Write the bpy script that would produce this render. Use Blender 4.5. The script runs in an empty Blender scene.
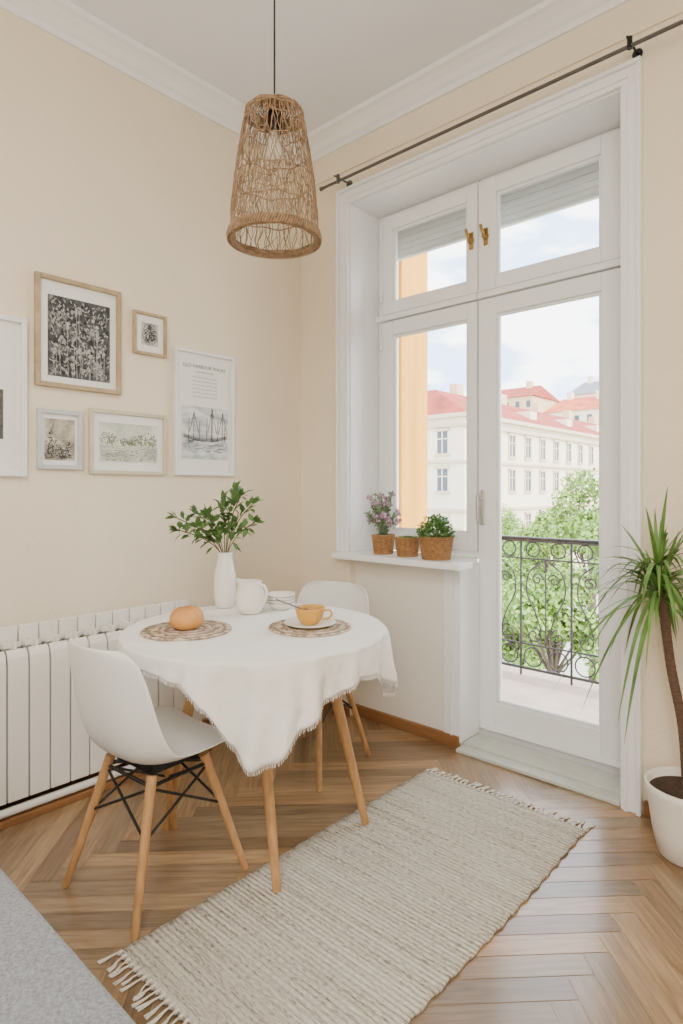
import bpy, bmesh, math, random
from mathutils import Vector, Matrix
from mathutils import noise as mn
random.seed(7)
S=bpy.context.scene; COL=S.collection
pi=math.pi
def lin(c):
    c=c/255.0
    return c/12.92 if c<=0.04045 else ((c+0.055)/1.055)**2.4
def rgb(r,g,b): return (lin(r),lin(g),lin(b),1)

# ------------------------------------------------------------------ materials
def mat(name,col,rough=.6,var=.05,scale=6,bump=0,bscale=80,metal=0,stretch=None,spec=.5,sheen=0,bdist=.004):
    m=bpy.data.materials.new(name); m.use_nodes=True
    nt=m.node_tree; N=nt.nodes; L=nt.links; b=N['Principled BSDF']
    tc=N.new('ShaderNodeTexCoord'); mp=N.new('ShaderNodeMapping')
    L.new(tc.outputs['Object'],mp.inputs[0])
    if stretch: mp.inputs['Scale'].default_value=stretch
    n=N.new('ShaderNodeTexNoise'); n.inputs['Scale'].default_value=scale; n.inputs['Detail'].default_value=5
    L.new(mp.outputs[0],n.inputs['Vector'])
    r=N.new('ShaderNodeValToRGB')
    r.color_ramp.elements[0].position=.3; r.color_ramp.elements[1].position=.7
    r.color_ramp.elements[0].color=[max(0,c*(1-var)) for c in col[:3]]+[1]
    r.color_ramp.elements[1].color=[min(1,c*(1+var)) for c in col[:3]]+[1]
    L.new(n.outputs['Fac'],r.inputs[0]); L.new(r.outputs[0],b.inputs['Base Color'])
    b.inputs['Roughness'].default_value=rough; b.inputs['Metallic'].default_value=metal
    b.inputs['Specular IOR Level'].default_value=spec
    if sheen: b.inputs['Sheen Weight'].default_value=sheen
    if bump:
        n2=N.new('ShaderNodeTexNoise'); n2.inputs['Scale'].default_value=bscale; n2.inputs['Detail'].default_value=4
        L.new(mp.outputs[0],n2.inputs['Vector'])
        bp=N.new('ShaderNodeBump'); bp.inputs['Strength'].default_value=bump; bp.inputs['Distance'].default_value=bdist
        L.new(n2.outputs['Fac'],bp.inputs['Height']); L.new(bp.outputs[0],b.inputs['Normal'])
    return m

M={}
M['wall']=mat('cream_plaster',rgb(241,228,204),.85,.015,2.5,.6,50,bdist=.006)
M['wall_low']=mat('pale_plaster',rgb(240,234,223),.8,.015,3,.15,70)
M['ceil']=mat('ceiling_white',rgb(244,246,252),.9,.008,2,.1,60)
M['white']=mat('white_gloss_paint',rgb(245,246,247),.3,.01,3,.03,40)
M['plastic']=mat('white_shell_plastic',rgb(234,233,229),.34,.01,3)
M['rad']=mat('radiator_enamel',rgb(240,236,227),.25,.01,5)
M['radgap']=mat('radiator_metal_grey',rgb(122,126,116),.5,.2,30)
M['leg']=mat('beech_leg',rgb(184,140,92),.45,.2,9,.05,60,stretch=(6,6,1))
M['base']=mat('oak_trim',rgb(146,102,64),.45,.15,7,.08,40,stretch=(1,1,5))
M['black']=mat('black_metal',rgb(16,16,18),.4,.1,20)
M['iron']=mat('wrought_iron',rgb(40,42,46),.5,.15,25,.1,120)
M['cloth']=mat('linen_cloth',rgb(243,240,234),.9,.012,30,.9,8,sheen=.2,bdist=.016)
M['cer']=mat('white_ceramic',rgb(238,233,223),.35,.015,12,.04,50)
M['sofa']=mat('grey_fabric',rgb(136,140,146),.95,.35,150,1.0,300,sheen=.3)
M['gold']=mat('brass',rgb(176,146,92),.3,.06,20,metal=1)
M['steel']=mat('brushed_steel',rgb(104,102,100),.35,.06,20,metal=.9)
M['chrome']=mat('handle_metal',rgb(205,205,205),.25,.03,20,metal=.6)
M['stone']=mat('threshold_stone',rgb(202,205,195),.5,.05,12,.08,50)
M['tile']=mat('balcony_tile',rgb(172,150,134),.55,.18,5,.1,30)
M['ext']=mat('facade_ochre',rgb(226,184,110),.85,.05,3,.2,40)
M['orange']=mat('ochre_render',rgb(220,160,62),.8,.16,1.6,.2,30,stretch=(7,7,.4))
M['shutter']=mat('shutter_slat',rgb(196,200,196),.5,.03,10)
M['terra']=mat('basket_weave',rgb(166,122,78),.8,.28,60,.4,160)
M['soil']=mat('soil',rgb(60,44,32),.95,.3,60,.8,90)
M['leafA']=mat('sprig_leaf',rgb(82,118,58),.5,.4,16)
M['leafB']=mat('herb_leaf',rgb(100,140,72),.55,.38,40)
M['leafL']=mat('lavender_leaf',rgb(128,152,118),.6,.3,40)
M['leafC']=mat('dracaena_leaf',rgb(98,136,64),.4,.45,7)
M['leafT']=mat('tree_leaf',rgb(130,160,72),.7,.5,.9)
M['stem']=mat('stem_green',rgb(98,92,56),.7,.2,30)
M['trunk']=mat('dracaena_trunk',rgb(96,74,58),.85,.3,40,.6,80,stretch=(1,1,4))
M['bark']=mat('tree_bark',rgb(92,78,64),.9,.2,3)
M['flower']=mat('lilac_flower',rgb(212,166,196),.7,.3,40)
M['fringe']=mat('cotton_fringe',rgb(224,216,202),.9,.08,80)
M['bread']=mat('bread_crust',rgb(212,152,82),.6,.22,18,.4,60)
M['coffee']=mat('milky_tea',rgb(196,140,84),.3,.1,18)
M['yellowc']=mat('yellow_glaze',rgb(212,160,74),.35,.16,14)
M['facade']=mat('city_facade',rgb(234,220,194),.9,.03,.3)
M['facade2']=mat('city_facade_tan',rgb(216,190,152),.9,.03,.3)  # darker tan wall colour for some houses and the chimneys
M['trimc']=mat('city_stone_trim',rgb(204,186,156),.9,.05,.5)
M['roof']=mat('red_roof',rgb(158,68,52),.9,.3,.5)
M['roof2']=mat('orange_roof',rgb(194,98,64),.9,.25,.5)
M['roofg']=mat('grey_roof',rgb(128,124,130),.9,.1,.5)
M['cwin']=mat('city_window',rgb(80,84,90),.3,.25,.5)
M['street']=mat('street_ground',rgb(186,180,168),.95,.12,.12)
M['mat']=mat('passepartout',rgb(242,240,235),.9,.01,10)
M['frw']=mat('white_frame',rgb(240,239,237),.4,.02,10)
M['frg']=mat('gilt_wood_frame',rgb(178,158,124),.5,.18,20,.1,60)
M['frb']=mat('beige_frame',rgb(212,200,174),.5,.06,20)
M['frs']=mat('silver_frame',rgb(200,203,203),.4,.06,20)
M['ink']=mat('grey_ink',rgb(74,74,74),.9,.2,40)
M['inkl']=mat('pale_ink',rgb(178,178,174),.9,.25,60)
M['inkg']=mat('green_ink',rgb(118,130,104),.9,.3,60)
M['bulb']=mat('bulb_glass',rgb(235,228,210),.2,.02,10)
M['rattan']=mat('rattan',rgb(150,122,92),.75,.42,50,.3,200)

def glassmat():
    m=bpy.data.materials.new('window_glass'); m.use_nodes=True
    nt=m.node_tree; N=nt.nodes; L=nt.links; N.clear()
    o=N.new('ShaderNodeOutputMaterial'); t=N.new('ShaderNodeBsdfTransparent'); g=N.new('ShaderNodeBsdfGlossy')
    g.inputs['Roughness'].default_value=.02
    t.inputs[0].default_value=(.97,.98,.98,1)
    f=N.new('ShaderNodeFresnel'); f.inputs[0].default_value=1.3
    mx=N.new('ShaderNodeMixShader'); L.new(f.outputs[0],mx.inputs[0]); L.new(t.outputs[0],mx.inputs[1]); L.new(g.outputs[0],mx.inputs[2])
    L.new(mx.outputs[0],o.inputs[0]); return m
M['glass']=glassmat()

def floormat():
    m=bpy.data.materials.new('oak_herringbone'); m.use_nodes=True
    nt=m.node_tree; N=nt.nodes; L=nt.links; b=N['Principled BSDF']
    uv=N.new('ShaderNodeUVMap'); mp=N.new('ShaderNodeMapping'); mp.inputs['Scale'].default_value=(3,45,1)
    L.new(uv.outputs[0],mp.inputs[0])
    n=N.new('ShaderNodeTexNoise'); n.inputs['Scale'].default_value=1.6; n.inputs['Detail'].default_value=7; n.inputs['Distortion'].default_value=.8
    L.new(mp.outputs[0],n.inputs['Vector'])
    r=N.new('ShaderNodeValToRGB'); r.color_ramp.elements[0].position=.2; r.color_ramp.elements[1].position=.75
    r.color_ramp.elements[0].color=rgb(138,106,74); r.color_ramp.elements[1].color=rgb(200,166,124)
    L.new(n.outputs['Fac'],r.inputs[0])
    vc=N.new('ShaderNodeVertexColor'); vc.layer_name='tone'
    mx=N.new('ShaderNodeMixRGB'); mx.blend_type='MULTIPLY'; mx.inputs[0].default_value=1
    L.new(r.outputs[0],mx.inputs[1]); L.new(vc.outputs[0],mx.inputs[2]); L.new(mx.outputs[0],b.inputs['Base Color'])
    b.inputs['Roughness'].default_value=.3
    b.inputs['Coat Weight'].default_value=.5; b.inputs['Coat Roughness'].default_value=.18
    bp=N.new('ShaderNodeBump'); bp.inputs['Strength'].default_value=.08; bp.inputs['Distance'].default_value=.002
    L.new(n.outputs['Fac'],bp.inputs['Height']); L.new(bp.outputs[0],b.inputs['Normal'])
    return m
M['floor']=floormat()
M['floorgap']=mat('floor_gap',rgb(50,32,20),.8,.1,10)

def rugmat():
    m=bpy.data.materials.new('woven_rug'); m.use_nodes=True
    nt=m.node_tree; N=nt.nodes; L=nt.links; b=N['Principled BSDF']
    tc=N.new('ShaderNodeTexCoord'); mp=N.new('ShaderNodeMapping'); mp.inputs['Scale'].default_value=(55,190,1)
    L.new(tc.outputs['Object'],mp.inputs[0])
    n=N.new('ShaderNodeTexNoise'); n.inputs['Scale'].default_value=1; n.inputs['Detail'].default_value=3; L.new(mp.outputs[0],n.inputs['Vector'])
    mp2=N.new('ShaderNodeMapping'); mp2.inputs['Scale'].default_value=(1.6,46,1); L.new(tc.outputs['Object'],mp2.inputs[0])
    n3=N.new('ShaderNodeTexNoise'); n3.inputs['Scale'].default_value=1.3; n3.inputs['Detail'].default_value=3; L.new(mp2.outputs[0],n3.inputs['Vector'])
    ad=N.new('ShaderNodeMath'); ad.operation='MULTIPLY_ADD'; ad.inputs[1].default_value=.62; L.new(n.outputs['Fac'],ad.inputs[0])
    m3=N.new('ShaderNodeMath'); m3.operation='MULTIPLY'; m3.inputs[1].default_value=.38; L.new(n3.outputs['Fac'],m3.inputs[0]); L.new(m3.outputs[0],ad.inputs[2])
    r=N.new('ShaderNodeValToRGB'); e=r.color_ramp.elements
    e[0].position=.36; e[0].color=rgb(150,140,124); e[1].position=.58; e[1].color=rgb(228,221,207)
    k=e.new(.45); k.color=rgb(206,197,180)
    L.new(ad.outputs[0],r.inputs[0]); L.new(r.outputs[0],b.inputs['Base Color'])
    w=N.new('ShaderNodeTexWave'); w.bands_direction='Y'; w.inputs['Scale'].default_value=19; w.inputs['Distortion'].default_value=.6; w.inputs['Detail Scale'].default_value=20
    L.new(tc.outputs['Object'],w.inputs['Vector'])
    a2=N.new('ShaderNodeMath'); a2.operation='ADD'; L.new(w.outputs['Fac'],a2.inputs[0]); L.new(n.outputs['Fac'],a2.inputs[1])
    bp=N.new('ShaderNodeBump'); bp.inputs['Strength'].default_value=1; bp.inputs['Distance'].default_value=.008
    L.new(a2.outputs[0],bp.inputs['Height']); L.new(bp.outputs[0],b.inputs['Normal'])
    b.inputs['Roughness'].default_value=.95
    return m
M['rug']=rugmat()

def matmat():
    m=bpy.data.materials.new('woven_placemat'); m.use_nodes=True
    nt=m.node_tree; N=nt.nodes; L=nt.links; b=N['Principled BSDF']
    tc=N.new('ShaderNodeTexCoord'); w=N.new('ShaderNodeTexWave'); w.wave_type='RINGS'; w.rings_direction='SPHERICAL'
    w.inputs['Scale'].default_value=9; w.inputs['Distortion'].default_value=7; w.inputs['Detail'].default_value=4; w.inputs['Detail Scale'].default_value=4
    L.new(tc.outputs['Object'],w.inputs['Vector'])
    n=N.new('ShaderNodeTexNoise'); n.inputs['Scale'].default_value=34; n.inputs['Detail'].default_value=4; L.new(tc.outputs['Object'],n.inputs['Vector'])
    mx=N.new('ShaderNodeMath'); mx.operation='MULTIPLY_ADD'; mx.inputs[1].default_value=.3; L.new(w.outputs['Fac'],mx.inputs[0])
    h=N.new('ShaderNodeMath'); h.operation='MULTIPLY'; h.inputs[1].default_value=.75; L.new(n.outputs['Fac'],h.inputs[0]); L.new(h.outputs[0],mx.inputs[2])
    r=N.new('ShaderNodeValToRGB'); e=r.color_ramp.elements; e[0].position=.32; e[0].color=rgb(112,94,82); e[1].position=.72; e[1].color=rgb(214,198,174)
    k=e.new(.5); k.color=rgb(168,144,120)
    L.new(mx.outputs[0],r.inputs[0]); L.new(r.outputs[0],b.inputs['Base Color']); b.inputs['Roughness'].default_value=.8
    return m
M['placemat']=matmat()

def artmat(name,stops,scale,detail=8,stretch=(1,1,1),dist=0):
    m=bpy.data.materials.new(name); m.use_nodes=True
    nt=m.node_tree; N=nt.nodes; L=nt.links; b=N['Principled BSDF']
    tc=N.new('ShaderNodeTexCoord'); mp=N.new('ShaderNodeMapping'); mp.inputs['Scale'].default_value=stretch
    L.new(tc.outputs['Object'],mp.inputs[0])
    n=N.new('ShaderNodeTexNoise'); n.inputs['Scale'].default_value=scale; n.inputs['Detail'].default_value=detail
    n.inputs['Roughness'].default_value=.72; n.inputs['Distortion'].default_value=dist
    L.new(mp.outputs[0],n.inputs['Vector'])
    r=N.new('ShaderNodeValToRGB'); e=r.color_ramp.elements
    e[0].position=stops[0][0]; e[0].color=stops[0][1]; e[1].position=stops[-1][0]; e[1].color=stops[-1][1]
    for p,c in stops[1:-1]:
        k=e.new(p); k.color=c
    L.new(n.outputs['Fac'],r.inputs[0]); L.new(r.outputs[0],b.inputs['Base Color']); b.inputs['Roughness'].default_value=.5
    return m
A1=artmat('engraving_floral',[(.40,rgb(44,46,50)),(.53,rgb(84,86,88)),(.66,rgb(150,150,148))],20,dist=.3)
A2=artmat('photo_small',[(.35,rgb(150,150,146)),(.6,rgb(214,212,204))],30)
A3=artmat('etching_brown',[(.38,rgb(120,112,100)),(.5,rgb(176,168,152)),(.65,rgb(216,210,196))],14,dist=.5)
A4=artmat('landscape_sketch',[(.40,rgb(190,196,178)),(.58,rgb(226,226,212))],8,stretch=(1,1,1.8),dist=.3)
A5=artmat('misty_lake_sketch',[(.38,rgb(168,176,178)),(.5,rgb(206,211,210)),(.6,rgb(232,233,230))],7,stretch=(1,1,3))
A6=artmat('dark_print',[(.35,rgb(40,40,42)),(.6,rgb(110,108,104))],20)

# ------------------------------------------------------------------ builders
def link(o,parent=None):
    COL.objects.link(o)
    if parent: o.parent=parent
    return o
def empty(name,loc=(0,0,0),rz=0):
    e=bpy.data.objects.new(name,None); e.location=loc; e.rotation_euler=(0,0,rz); e.empty_display_size=.1
    COL.objects.link(e); return e
def fin(name,bm,m,parent=None,smooth=False,loc=None):
    me=bpy.data.meshes.new(name); bm.to_mesh(me); bm.free()
    me.materials.append(m)
    if smooth:
        for p in me.polygons: p.use_smooth=True
    o=bpy.data.objects.new(name,me)
    if loc: o.location=loc
    return link(o,parent)
def addbox(bm,x0,x1,y0,y1,z0,z1):
    vs=[bm.verts.new(p) for p in [(x0,y0,z0),(x1,y0,z0),(x1,y1,z0),(x0,y1,z0),(x0,y0,z1),(x1,y0,z1),(x1,y1,z1),(x0,y1,z1)]]
    for f in [(0,3,2,1),(4,5,6,7),(0,1,5,4),(1,2,6,5),(2,3,7,6),(3,0,4,7)]:
        bm.faces.new([vs[i] for i in f])
def boxes(name,lst,m,parent=None,bev=0,seg=2):
    bm=bmesh.new()
    for b in lst: addbox(bm,*b)
    o=fin(name,bm,m,parent)
    if bev:
        d=o.modifiers.new('bev','BEVEL'); d.width=bev; d.segments=seg; d.limit_method='ANGLE'
    return o
def lathe(name,prof,m,parent=None,loc=(0,0,0),seg=48,smooth=True):
    bm=bmesh.new(); rings=[]
    for r,z in prof:
        if r<=1e-5: rings.append([bm.verts.new((0,0,z))])
        else: rings.append([bm.verts.new((r*math.cos(2*pi*i/seg),r*math.sin(2*pi*i/seg),z)) for i in range(seg)])
    for a,b in zip(rings,rings[1:]):
        for i in range(seg):
            j=(i+1)%seg
            if len(a)==1 and len(b)==1: continue
            if len(a)==1: bm.faces.new([a[0],b[j],b[i]])
            elif len(b)==1: bm.faces.new([a[i],a[j],b[0]])
            else: bm.faces.new([a[i],a[j],b[j],b[i]])
    bmesh.ops.recalc_face_normals(bm,faces=bm.faces)
    return fin(name,bm,m,parent,smooth,loc)
def addtube(bm,p1,p2,r1,r2,seg=14,caps=True):
    p1=Vector(p1);p2=Vector(p2); d=(p2-p1).normalized(); u=d.orthogonal().normalized(); v=d.cross(u)
    A=[bm.verts.new(p1+(u*math.cos(2*pi*i/seg)+v*math.sin(2*pi*i/seg))*r1) for i in range(seg)]
    B=[bm.verts.new(p2+(u*math.cos(2*pi*i/seg)+v*math.sin(2*pi*i/seg))*r2) for i in range(seg)]
    for i in range(seg):
        j=(i+1)%seg; bm.faces.new([A[i],A[j],B[j],B[i]])
    if caps: bm.faces.new(A[::-1]); bm.faces.new(B)
def tubes(name,lst,m,parent=None,seg=14):
    bm=bmesh.new()
    for t in lst: addtube(bm,*t,seg=seg)
    o=fin(name,bm,m,parent,True)
    d=o.modifiers.new('es','EDGE_SPLIT'); d.split_angle=math.radians(50)
    return o
def curves(name,lines,r,m,parent=None,res=2,cyc=False):
    cu=bpy.data.curves.new(name,'CURVE'); cu.dimensions='3D'; cu.bevel_depth=r; cu.bevel_resolution=res; cu.use_fill_caps=True
    for pts in lines:
        sp=cu.splines.new('POLY'); sp.points.add(len(pts)-1)
        for q,p in zip(sp.points,pts): q.co=(p[0],p[1],p[2],1)
        sp.use_cyclic_u=cyc
        sp.use_smooth=True
    cu.materials.append(m)
    return link(bpy.data.objects.new(name,cu),parent)
def cat(pts,n=8):
    out=[]; P=[Vector(p) for p in pts]; P=[P[0]*2-P[1]]+P+[P[-1]*2-P[-2]]
    for i in range(1,len(P)-2):
        for k in range(n):
            t=k/n; a,b,c,d=P[i-1],P[i],P[i+1],P[i+2]
            out.append(.5*((2*b)+(c-a)*t+(2*a-5*b+4*c-d)*t*t+(3*b-a-3*c+d)*t**3))
    out.append(P[-2]); return out
def leaf(bm,base,d,up,L,W,droop=0,shape=(0.15,.8,1,.75,.35,0),fold=.15):
    d=Vector(d).normalized(); up=Vector(up); side=d.cross(up)
    if side.length<1e-3: side=d.orthogonal()
    side.normalize(); nrm=side.cross(d).normalized(); base=Vector(base)
    n=len(shape); rows=[]
    for i,w in enumerate(shape):
        s=i/(n-1); c=base+d*L*s+Vector((0,0,-1))*droop*s*s
        hw=W*.5*w
        if w<=0: rows.append([bm.verts.new(c)])
        else: rows.append([bm.verts.new(c-side*hw+nrm*hw*fold),bm.verts.new(c),bm.verts.new(c+side*hw+nrm*hw*fold)])
    for a,b in zip(rows,rows[1:]):
        if len(b)==1:
            bm.faces.new([a[0],a[1],b[0]]); bm.faces.new([a[1],a[2],b[0]])
        else:
            bm.faces.new([a[0],a[1],b[1],b[0]]); bm.faces.new([a[1],a[2],b[2],b[1]])
def rv():
    while True:
        v=Vector((random.uniform(-1,1),random.uniform(-1,1),random.uniform(-1,1)))
        if .05<v.length<1: return v

# ------------------------------------------------------------------ room shell
XR=3.9; YB=-4.3; ZC=3.35
OX0,OX1,OZ=.40,1.87,2.90
PX=1.09
boxes('wall_left',[(-.2,0,YB,.45,0,ZC)],M['wall'])
boxes('wall_right',[(XR,XR+.2,YB,.45,0,ZC)],M['wall'])
boxes('wall_front',[(-.2,XR+.2,YB-.2,YB,0,ZC)],M['wall'])
boxes('wall_window',[(0,OX0,0,.45,0,ZC),(OX1,XR,0,.45,0,ZC),(OX0,OX1,0,.45,OZ,ZC)],M['wall'])
boxes('wall_parapet',[(OX0-.002,PX,.05,.45,0,.895)],M['wall_low'])
boxes('ceiling',[(-.2,XR+.2,YB-.2,.45,ZC,ZC+.15)],M['ceil'])

# herringbone floor
W=.076; n=9; Lp=W*n
bm=bmesh.new(); uvl=bm.loops.layers.uv.new('UVMap'); cl=bm.loops.layers.color.new('tone')
ang=math.radians(45); ca,sa=math.cos(ang),math.sin(ang); g=.0014
ox,oy=1.62,-1.0
def plank(x0,x1,y0,y1,horiz):
    cs=[(x0+g,y0+g),(x1-g,y0+g),(x1-g,y1-g),(x0+g,y1-g)]
    w=[(ox+ca*a-sa*b,oy+sa*a+ca*b) for a,b in cs]
    if max(p[0] for p in w)<0 or min(p[0] for p in w)>XR or max(p[1] for p in w)<YB or min(p[1] for p in w)>.05: return
    vs=[bm.verts.new((p[0],p[1],0)) for p in w]
    f=bm.faces.new(vs); t=random.uniform(.70,1.0); h=random.uniform(-.03,.04); u0=random.uniform(0,30)
    for lp,(a,b) in zip(f.loops,cs):
        al,ac=(a-x0,b-y0) if horiz else (b-y0,a-x0)
        lp[uvl].uv=(u0+al,u0*1.7+ac); lp[cl]=(min(1,t*(1+h)),t,t*(1-h),1)
for j in range(-70,71):
    for m_ in range(-5,6):
        x0=(j+2*n*m_)*W; plank(x0,x0+Lp,j*W,(j+1)*W,True)
        y0=(j-2*n+1+2*n*m_)*W; plank(j*W,(j+1)*W,y0,y0+Lp,False)
for co,no in [((0,0,0),(-1,0,0)),((XR,0,0),(1,0,0)),((0,YB,0),(0,-1,0)),((0,.05,0),(0,1,0))]:
    bmesh.ops.bisect_plane(bm,geom=bm.verts[:]+bm.edges[:]+bm.faces[:],plane_co=co,plane_no=no,clear_outer=True)
addbox(bm,0,XR,YB,.25,-.05,-.0015)
me=bpy.data.meshes.new('floor'); bm.to_mesh(me); bm.free(); me.materials.append(M['floor']); me.materials.append(M['floorgap'])
for p in me.polygons[-6:]: p.material_index=1
link(bpy.data.objects.new('floor',me))

def crown(name,axis):
    pr=[(0,0),(.012,0),(.016,.025),(.03,.035),(.05,.06),(.075,.08),(.095,.088),(.1,.11),(0,.11)]
    bm=bmesh.new(); ends=[]
    for e in (0,1):
        ring=[]
        for a,b in pr:
            z=ZC-.11+b
            if axis=='left': p=(a,YB if e else -a*1.0,z)
            else: p=(XR if e else a,-a,z)
            ring.append(bm.verts.new(p))
        ends.append(ring)
    k=len(pr)
    for i in range(k):
        j=(i+1)%k; bm.faces.new([ends[0][i],ends[0][j],ends[1][j],ends[1][i]])
    bm.faces.new(ends[0]); bm.faces.new(ends[1][::-1])
    bmesh.ops.recalc_face_normals(bm,faces=bm.faces)
    fin(name,bm,M['white'])
crown('trim_1','left'); crown('trim_2','win')
boxes('trim_3',[(0,XR,-.012,0,3.09,3.105)],M['wall'],None,.003)

boxes('baseboard_left',[(0,.02,YB,-.0,0,.08),(.02,.205,-2.35,-.8,0,.028)],M['base'],None,.004)
boxes('baseboard_window',[(.02,OX0,-.02,0,0,.06),(OX0,PX,.03,.05,0,.06),(1.955,XR,-.02,0,0,.06)],M['base'],None,.004)

cz=OZ+.07
boxes('trim_4',[(.338,.40,-.022,.0,.93,OZ),(1.87,1.932,-.022,.0,0,OZ),(.338,1.932,-.022,0,OZ,cz-.006),
               (.32,.338,-.036,0,.93,cz-.006),(1.932,1.95,-.036,0,0,cz-.006),(.32,1.95,-.036,0,cz-.006,cz+.012)],M['white'],None,.004)
boxes('trim_7',[(1.885,1.9,-.030,-.0225,0,OZ),(.37,.385,-.030,-.0225,.93,OZ),(.37,1.9,-.030,-.0225,OZ+.02,OZ+.035)],M['white'],None,.002)
boxes('trim_5',[(.4,.406,0,.25,.93,OZ-.006),(1.864,1.87,0,.25,0,OZ-.006),(.4,1.87,0,.25,OZ-.006,OZ)],M['white'])
boxes('trim_6',[(1.0,1.045,.035,.05,.06,.895),(1.045,1.055,.025,.05,.06,.895),(1.055,1.09,.035,.05,.06,.895),(PX,PX+.006,.035,.225,.03,.895)],M['white'],None,.003)

boxes('door_threshold',[(PX+.006,1.864,.06,.217,0,.03),(PX+.007,1.863,-.01,.06,0,.018)],M['stone'],None,.005)
boxes('window_sill',[(.335,1.16,-.085,.05,.895,.93),(.407,1.085,.05,.228,.895,.93)],M['white'],None,.007,3)

def sash(name,x0,x1,z0,z1,wl,wr,wb,wt,y0,y1,parent):
    boxes(name,[(x0,x0+wl,y0,y1,z0,z1),(x1-wr,x1,y0,y1,z0,z1),(x0+wl,x1-wr,y0,y1,z0,z0+wb),(x0+wl,x1-wr,y0,y1,z1-wt,z1)],M['white'],parent,.006,3)
    b=.014
    gx0,gx1,gz0,gz1=x0+wl,x1-wr,z0+wb,z1-wt
    boxes(name+'_bead',[(gx0,gx0+b,y0+.012,y0+.03,gz0,gz1),(gx1-b,gx1,y0+.012,y0+.03,gz0,gz1),(gx0+b,gx1-b,y0+.012,y0+.03,gz0,gz0+b),(gx0+b,gx1-b,y0+.012,y0+.03,gz1-b,gz1)],M['white'],parent,.003)
    boxes(name+'_glass',[(gx0,gx1,y0+.03,y0+.034,gz0,gz1)],M['glass'],parent)
w1=empty('window_1'); d1=empty('door_1')
F0=.25; T=OZ-.006
boxes('frame',[(.406,.455,F0,F0+.09,.93,T),(.455,1.078,F0,F0+.09,2.265,2.315),(.455,1.078,F0,F0+.09,2.85,T),(1.055,1.078,F0,F0+.09,.965,2.265),(.455,1.078,F0,F0+.09,.93,.965)],M['white'],w1,.004)
boxes('frame',[(1.084,1.125,F0,F0+.09,.0,2.265),(1.80,1.864,F0,F0+.09,.0,T),(1.125,1.80,F0,F0+.09,.0,.045),(1.084,1.80,F0,F0+.09,2.265,2.315),(1.084,1.80,F0,F0+.09,2.85,T),(1.084,1.11,F0,F0+.09,2.315,2.85)],M['white'],d1,.004)
sash('casement',.45,1.075,.96,2.262,.075,.055,.09,.085,F0-.02,F0+.04,w1)
sash('transom',.45,1.078,2.305,2.875,.07,.06,.065,.08,F0-.02,F0+.04,w1)
sash('fanlight',1.084,1.81,2.305,2.875,.10,.105,.065,.08,F0-.02,F0+.04,d1)
boxes('transom_bar',[(.41,1.078,F0-.032,F0-.0,2.268,2.30)],M['white'],w1,.004)
boxes('transom_bar',[(1.084,1.86,F0-.032,F0-.0,2.268,2.30)],M['white'],d1,.004)
def brass(x,zc,par):
    boxes('latch_plate',[(x-.013,x+.013,F0-.026,F0-.02,zc-.045,zc+.045)],M['gold'],par,.004)
    tubes('latch_rose',[((x,F0-.026,zc),(x,F0-.04,zc),.019,.014)],M['gold'],par)
    curves('latch_lever',[cat([(x,F0-.035,zc),(x,F0-.05,zc+.01),(x-.008,F0-.055,zc+.035),(x-.014,F0-.052,zc+.055)],5)],.008,M['gold'],par)
brass(1.045,2.58,w1); brass(1.13,2.58,d1)
sash('leaf',1.084,1.81,.05,2.262,.10,.105,.15,.085,F0-.02,F0+.045,d1)
boxes('kick_moulding',[(1.10,1.80,F0-.029,F0-.02,.055,.08)],M['white'],d1,.003)
boxes('handle_plate',[(1.098,1.124,F0-.030,F0-.02,1.10,1.28)],M['chrome'],d1,.005)
tubes('handle_lever',[((1.111,F0-.02,1.24),(1.111,F0-.07,1.24),.010,.010),((1.111,F0-.07,1.255),(1.111,F0-.07,1.12),.011,.009)],M['chrome'],d1)
tubes('hinges',[((.45,F0-.03,z),(.45,F0-.03,z+.06),.008,.008) for z in (2.38,2.74,1.05,2.1)],M['white'],w1)
bm=bmesh.new()
for i in range(5):
    z=2.70+i*.037
    addbox(bm,.42,1.85,.40+.002*(i%2),.413,z,z+.0365)
addbox(bm,.42,1.85,.395,.42,2.68,2.70)
o=fin('roller_shutter',bm,M['shutter']); d=o.modifiers.new('b','BEVEL'); d.width=.006; d.segments=2
cr=empty('curtain_rod')
tubes('rod',[((.28,-.10,2.99),(3.4,-.10,2.99),.008,.008)],M['steel'],cr)
for x in (.40,1.93,3.2):
    tubes('bracket',[((x,-.001,3.01),(x,-.13,3.01),.005,.005),((x,-.10,2.98),(x,-.10,3.025),.010,.010),((x,-.001,3.01),(x,-.008,3.01),.02,.02)],M['black' if x>1 else 'steel'],cr)
tubes('finial',[((.265,-.10,2.99),(.285,-.10,2.99),.012,.010)],M['steel'],cr)

# ------------------------------------------------------------------ radiator
ra=empty('radiator')
bmA=bmesh.new(); bmB=bmesh.new(); y=-2.37
while y<-.86:
    a,b=y+.003,y+.077
    pr=[(.185,.085),(.2,.09),(.2,.60),(.196,.635),(.186,.655),(.17,.665),(.17,.655),(.185,.62)]
    r0=[bmA.verts.new((x,a,z)) for x,z in pr]; r1=[bmA.verts.new((x,b,z)) for x,z in pr]
    k=len(pr)
    for i in range(k):
        j=(i+1)%k; bmA.faces.new([r0[i],r0[j],r1[j],r1[i]])
    bmA.faces.new(r0); bmA.faces.new(r1[::-1])
    addbox(bmA,.060,.085,a,b,.085,.735)
    addbox(bmA,.085,.172,y+.035,y+.045,.1,.69)
    addbox(bmA,.125,.133,a+.004,b-.004,.66,.682)
    addbox(bmB,.088,.168,a+.004,b-.004,.10,.655)
    y+=.08
bmesh.ops.recalc_face_normals(bmA,faces=bmA.faces)
o=fin('sections',bmA,M['rad'],ra); d=o.modifiers.new('b','BEVEL'); d.width=.003; d.segments=2; d.limit_method='ANGLE'
fin('inner_fins',bmB,M['radgap'],ra)
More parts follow.
